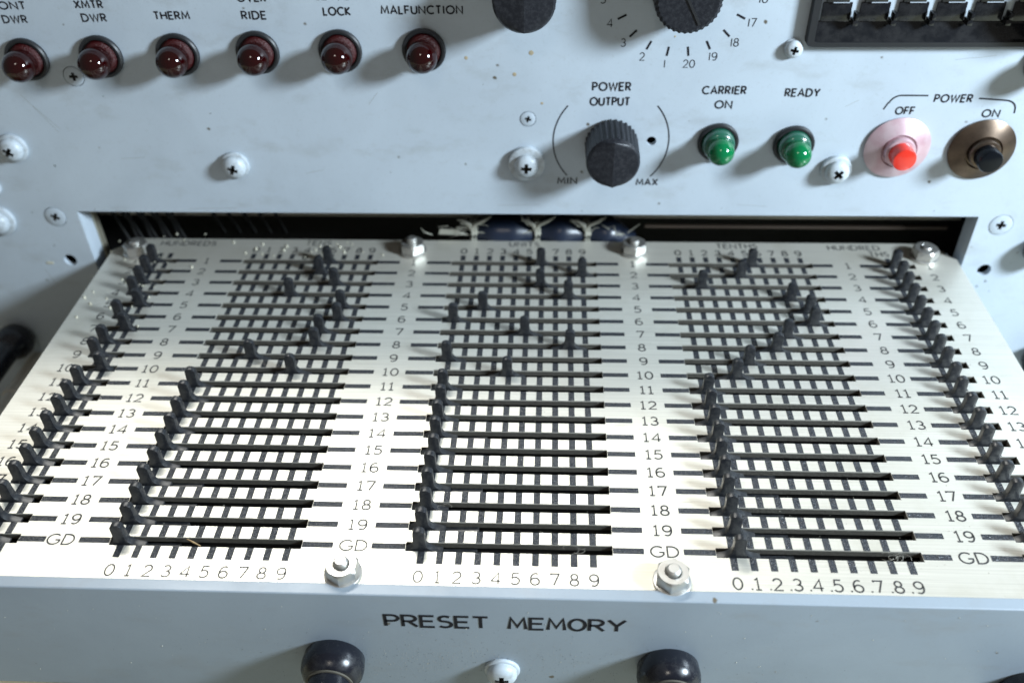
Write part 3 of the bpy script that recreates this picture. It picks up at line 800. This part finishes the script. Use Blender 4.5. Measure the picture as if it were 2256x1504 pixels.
sw['label'] = 'long black thumbwheel switch set into the top right of the panel'
mb = MB()
mb.add([(TX0 + 0.33, YP - 0.36, TZ0 + 0.262), (TX1 - 0.33, YP - 0.36, TZ0 + 0.262), (TX1 - 0.33, YP - 0.30, TZ0 + 0.36), (TX0 + 0.33, YP - 0.30, TZ0 + 0.36),
        (TX1 - 0.33, YP - 0.05, TZ0 + 0.98), (TX0 + 0.33, YP - 0.05, TZ0 + 0.98), (TX1 - 0.33, YP - 0.03, TZ0 + 1.12), (TX0 + 0.33, YP - 0.03, TZ0 + 1.12)],
       [(0, 1, 2, 3), (3, 2, 4, 5), (5, 4, 6, 7)])
obj('sloped_sill', mb, M['smoked'], sw, (21, YP, 12.5), recalc=False)
for k in range(8):
    x0 = 16.30 + 1.66 * k
    w = MB().box((x0, YP - 0.12, TZ0 + 1.10), (x0 + 1.30, YP - 0.02, TZ0 + 1.95))
    w.box((x0 + 0.12, YP - 0.20, TZ0 + 1.97), (x0 + 1.12, YP - 0.02, TZ1 - 0.4))
    wh = obj('wheel_window', w, M['smoked'], sw, (x0 + 0.6, YP, TZ0 + 2), bevel=0.05, smooth=30)
    obj('thumb_tab', MB().box((x0 + 1.34, YP - 0.50, TZ0 + 1.02), (x0 + 1.58, YP - 0.02, TZ0 + 1.30)).box((x0 + 1.38, YP - 0.62, TZ0 + 1.31), (x0 + 1.54, YP - 0.1, TZ0 + 1.62)), M['smoked'], sw, (x0 + 1.45, YP - 0.3, TZ0 + 1.2), bevel=0.05, smooth=30)
    obj('pale_edge', MB().box((x0 + 0.40, YP - 0.225, TZ0 + 1.95), (x0 + 1.12, YP - 0.13, TZ0 + 1.99)), M['white_tip'], sw, (x0 + 0.8, YP - 0.2, TZ0 + 1.97), bevel=0.01)

# ------------------------------------------------------------------ cable bundle behind the plate
hb = empty('cable_bundle', (4, 22.6, -1.5))
tag(hb, 'dark blue cable bundle tied with pale cord behind the drawer plate', 'cable bundle')
def lump(x):
    ties = (0.0, 3.55, 6.35, 8.6)
    d = min(abs(x - t_) for t_ in ties)
    return 0.70 + 0.46 * min(d / 1.2, 1.0)
for dy, dz, k in ((0, 0.1, 1.0), (0.9, -0.45, 0.85)):
    pts = [(-1.2 + i * 0.25, 22.3 + dy, -0.25 + dz - 0.16 * max(0, abs(i * 0.25 - 5.4) - 2.6) ** 2) for i in range(5, 41)]
    obj('cable', MB().tube(pts, [lump(p[0]) * k for p in pts], 16), M['cable'], hb, smooth=60)
for tx in (0.0, 3.55, 6.35):
    a = MB()
    ring = [(tx + 0.05 * math.sin(t_ * 3), 22.3 + 0.82 * math.cos(t_), -0.15 + 0.82 * math.sin(t_)) for t_ in [i * 0.3 for i in range(22)]]
    a.tube(ring, 0.12, 6)
    a.tube([(p[0] + 0.16, p[1], p[2]) for p in ring], 0.09, 6)
    a.tube([(tx, 21.6, 0.5), (tx - 0.1, 21.5, 0.85), (tx - 0.5, 21.5, 1.15), (tx - 0.8, 21.6, 1.1)], [0.16, 0.12, 0.08, 0.04], 6)
    a.tube([(tx, 21.6, 0.5), (tx + 0.2, 21.5, 0.9), (tx + 0.7, 21.55, 1.1), (tx + 1.1, 21.7, 1.3)], [0.16, 0.12, 0.09, 0.03], 6)
    for q in range(5):
        dx = rnd.uniform(-0.9, 0.9)
        a.tube([(tx, 21.6, 0.6), (tx + dx * 0.6, 21.5 + rnd.uniform(-.1, .2), 0.9), (tx + dx, 21.5, rnd.uniform(0.9, 1.4))], 0.022, 4)
    obj('lacing_tie', a, M['lacing'], hb, (tx, 21.6, 0.5), smooth=60)
a = MB()
a.prism([(-1.9, 0.15), (-0.2, 0.1), (-0.9, 0.42), (-1.8, 0.5)], lambda p, q, h: (p, 21.6 + h, q), 0, 0.05)
obj('cable_tail', a, M['lacing'], hb)
obj('cross_rail', MB().box((9.6, 21.75, 0.55), (26.1, 21.95, 0.75)), mat('brown_rail', (0.06, 0.04, 0.028), 0.6), panel, bevel=0.04)
for q in range(26):
    x = rnd.choice((-1.2, 0.2, 3.6, 6.4, 8.4)) + rnd.gauss(0, 0.6)
    p0 = Vector((x, 21.55, rnd.uniform(0.1, 0.9)))
    p1 = p0 + Vector((rnd.uniform(-.7, .7), rnd.uniform(-.1, .2), rnd.uniform(-.2, .5)))
    p2 = p1 + Vector((rnd.uniform(-.6, .6), rnd.uniform(-.1, .2), rnd.uniform(-.3, .3)))
    obj('frayed_strand', MB().tube([p0, p1, p2], [0.035, 0.025, 0.01], 4), M['lacing'], hb)
lw = empty('wire_loom', (-19, 23, -1))
tag(lw, 'thin dark wires hanging inside the left corner of the drawer opening', 'wires')
for k in range(9):
    x = -20.6 + 0.42 * k
    obj('wire', MB().tube([(x, 21.5 + 0.3 * (k % 3), 3.0), (x + 0.25, 21.8, 1.8), (x + 0.1 + 0.3 * (k % 2), 22.4, 0.4), (x + 0.6, 22.3, -1.2)], 0.10, 8), M['wire'], lw, smooth=60)
for k in range(5):
    x = -15.8 + 0.9 * k
    obj('wire', MB().tube([(x, 23, 2.6), (x + 0.8, 22.6, 1.2), (x + 1.2, 22.8, -0.6)], 0.13, 8), M['wire'], lw, smooth=60)

# ------------------------------------------------------------------ dust, crumbs, hairs
def grains(name, pts, m, parent, smin, smax):
    mb = MB()
    for (x, y, z) in pts:
        s = rnd.uniform(smin, smax)
        v0 = [(x + s * rnd.uniform(.5, 1), y, z), (x - s * rnd.uniform(.5, 1), y + s * .3, z), (x, y + s, z + s * .2), (x, y - s * .8, z - s * .3), (x + s * .2, y, z + s * .8), (x, y + s * .1, z - s * .6)]
        mb.add(v0, [(0, 2, 4), (2, 1, 4), (1, 3, 4), (3, 0, 4), (2, 0, 5), (1, 2, 5), (3, 1, 5), (0, 3, 5)])
    o = obj(name, mb, m, parent, (pts[0][0], pts[0][1], pts[0][2]))
    o['kind'] = 'stuff'
    return o
grains('plate_crumbs', [(rnd.gauss(-17.6, 1.4), rnd.gauss(17.2, 2.6), 0.02) for _ in range(46)] + [(rnd.gauss(-9.5, 2.2), rnd.gauss(20.0, 0.5), 0.02) for _ in range(30)], M['crumb'], plate, 0.025, 0.13)
grains('plate_dust', [(rnd.uniform(-19, 25.5), rnd.uniform(-1.6, 20.5), 0.01) for _ in range(420)], M['grit'], plate, 0.008, 0.026)
grains('front_grit', [(rnd.gauss(0.5, 3.6), YF - 0.01, -4.0 + rnd.gauss(0, 0.75)) for _ in range(700)], M['grit'], front, 0.006, 0.017)
grains('front_grit', [(rnd.gauss(1.5, 5), YF - 0.005, -4.0 + rnd.gauss(0, 1.0)) for _ in range(420)], M['grime'], front, 0.006, 0.018)
grains('front_specks', [(rnd.uniform(-17, 21), YF - 0.01, rnd.uniform(-6, -0.3)) for _ in range(70)], M['crumb'], front, 0.01, 0.03)
pts = []
for nm, s0, s1, c0, nc in BANKS:
    for r in range(20):
        for _ in range(7 if nc > 2 else 2): pts.append((rnd.uniform(s0 + .1, s1 - .1), r + rnd.uniform(-0.15, 0.12), -0.28 + rnd.uniform(-0.02, 0.0)))
grains('slot_dust', pts, M['grit'], plate, 0.008, 0.03)
fl = MB()
for bx_, by_, n in ((17.3, -0.05, 9), (0.3, 2.0, 2), (5.6, 0.02, 4)):
    for _ in range(n):
        a0 = rnd.uniform(0, 6.28); r_ = rnd.uniform(0.12, 0.34); x = bx_ + rnd.uniform(-.35, .35); y = by_ + rnd.uniform(-.08, .08)
        fl.tube([(x + r_ * math.cos(a0 + k * .5), y + 0.6 * r_ * math.sin(a0 + k * .5), -0.06 + 0.02 * k) for k in range(7)], 0.0045, 3)
o = obj('lint', fl, M['grit'], plate, (5, 0, 0)); o['kind'] = 'stuff'
obj('straw', MB().tube([(-9.45, 0.12, 0.03), (-9.15, -0.05, 0.06), (-8.8, -0.22, 0.05)], [0.02, 0.04, 0.02], 6), M['straw'], plate)
obj('paint_chip', MB().box((-23.7, YP - 0.03, -0.62), (-23.32, YP - 0.003, -0.47)), M['crumb'], sheet, bevel=0.01)
spots = MB()
for x, z, r in ((3.39, 11.44, 0.12), (2.6, 10.4, 0.10), (3.9, 8.95, 0.07), (9.95, 12.2, 0.05), (0.35, 11.2, 0.09)):
    spots.lathe([(0, 0.012), (r * 0.7, 0.010), (r, 0.002)], off_panel(x, z), 12)
obj('tan_stain', spots, mat('tan_stain', (0.36, 0.30, 0.20), 0.6), sheet, (3.4, YP, 10))

dots = [(-12.4, 8.4, .05), (-3.8, 5.2, .05), (-21.2, 5.5, .09), (-22.9, .6, .08), (27.9, -1.25, .11), (27.55, -1.6, .10), (28.3, -1.9, .06), (29.0, .6, .07), (-19.9, 2.9, .05), (-9.1, 2.9, .04),
        (-17.5, 9.3, .05), (6.0, 3.0, .05), (13.2, 3.2, .04), (24.0, 3.1, .05), (1.1, 9.9, .04), (-23.4, 2.7, .07), (8.2, 12.4, .04)]
mb = MB()
for x, z, r in dots:
    a_ = rnd.uniform(0, 3)
    mb.add([(x + r * (0.6 + 0.4 * math.sin(k * 2.3 + a_)) * math.cos(k * 0.785), YP - 0.004, z + r * (0.6 + 0.4 * math.sin(k * 2.3 + a_)) * math.sin(k * 0.785)) for k in range(8)], [tuple(range(8))])
sc_ = MB()
for x, z, a_, l in ((-21.6, 9.4, -58, 2.4), (-21.2, 8.8, -52, 1.6), (-17.6, 5.9, 4, 1.3), (-8.2, 5.1, 12, 1.0), (-4.5, 8.9, 50, 0.8), (1.6, 3.3, 2, 2.2), (14.0, 3.4, -3, 1.5), (22.8, 11.1, 6, 1.8), (18.3, 8.8, 30, 0.7), (-14.8, 3.0, 1, 2.6), (-24.0, -1.0, -70, 1.2)):
    pts_ = [(x + l * t_ * math.cos(math.radians(a_)) + rnd.uniform(-.02, .02), z + l * t_ * math.sin(math.radians(a_)) + rnd.uniform(-.02, .02)) for t_ in (0, .3, .6, 1)]
    ribbon(sc_, pts_, 0.018, onpan, 0.0)
o2 = obj('scratches', sc_, mat('paint_scratch', (0.27, 0.28, 0.27), 0.6), sheet, (3, YP, 6), recalc=False); o2['kind'] = 'stuff'
sc_ = MB()
for k in range(60):
    x = rnd.uniform(-19, 25); y = rnd.uniform(-1.5, 20); l = rnd.uniform(0.3, 2.2)
    ribbon(sc_, [(x, y), (x + l * 0.5, y + rnd.uniform(-.03, .03)), (x + l, y + rnd.uniform(-.06, .06))], 0.010, lambda a, b, h: (a, b, 0.0015), 0.0)
o = obj('paint_nicks', mb, M['grime'], sheet, (3, YP, 3), recalc=False); o['kind'] = 'stuff'

sc_m = mat('plate_scratch', (0.40, 0.38, 0.32), 0.5, 0.6)
keep = MB()
for i_ in range(0, len(sc_.v), 6):
    q = sc_.v[i_:i_ + 6]
    if all(not any(b[1] - 0.1 < p[0] < b[2] + 0.1 for b in BANKS) for p in q): keep.add(q, [(0, 1, 3, 2), (2, 3, 5, 4)])
o2 = obj('plate_scratches', keep, sc_m, plate, (3, 8, 0), recalc=False); o2['kind'] = 'stuff'

# ------------------------------------------------------------------ bench below
bn = obj('bench', MB().box((-70, -30, -12.6), (80, YP - 0.2, -12.0)), M['ledge'], None, (0, 0, -12))
bn['kind'] = 'structure'
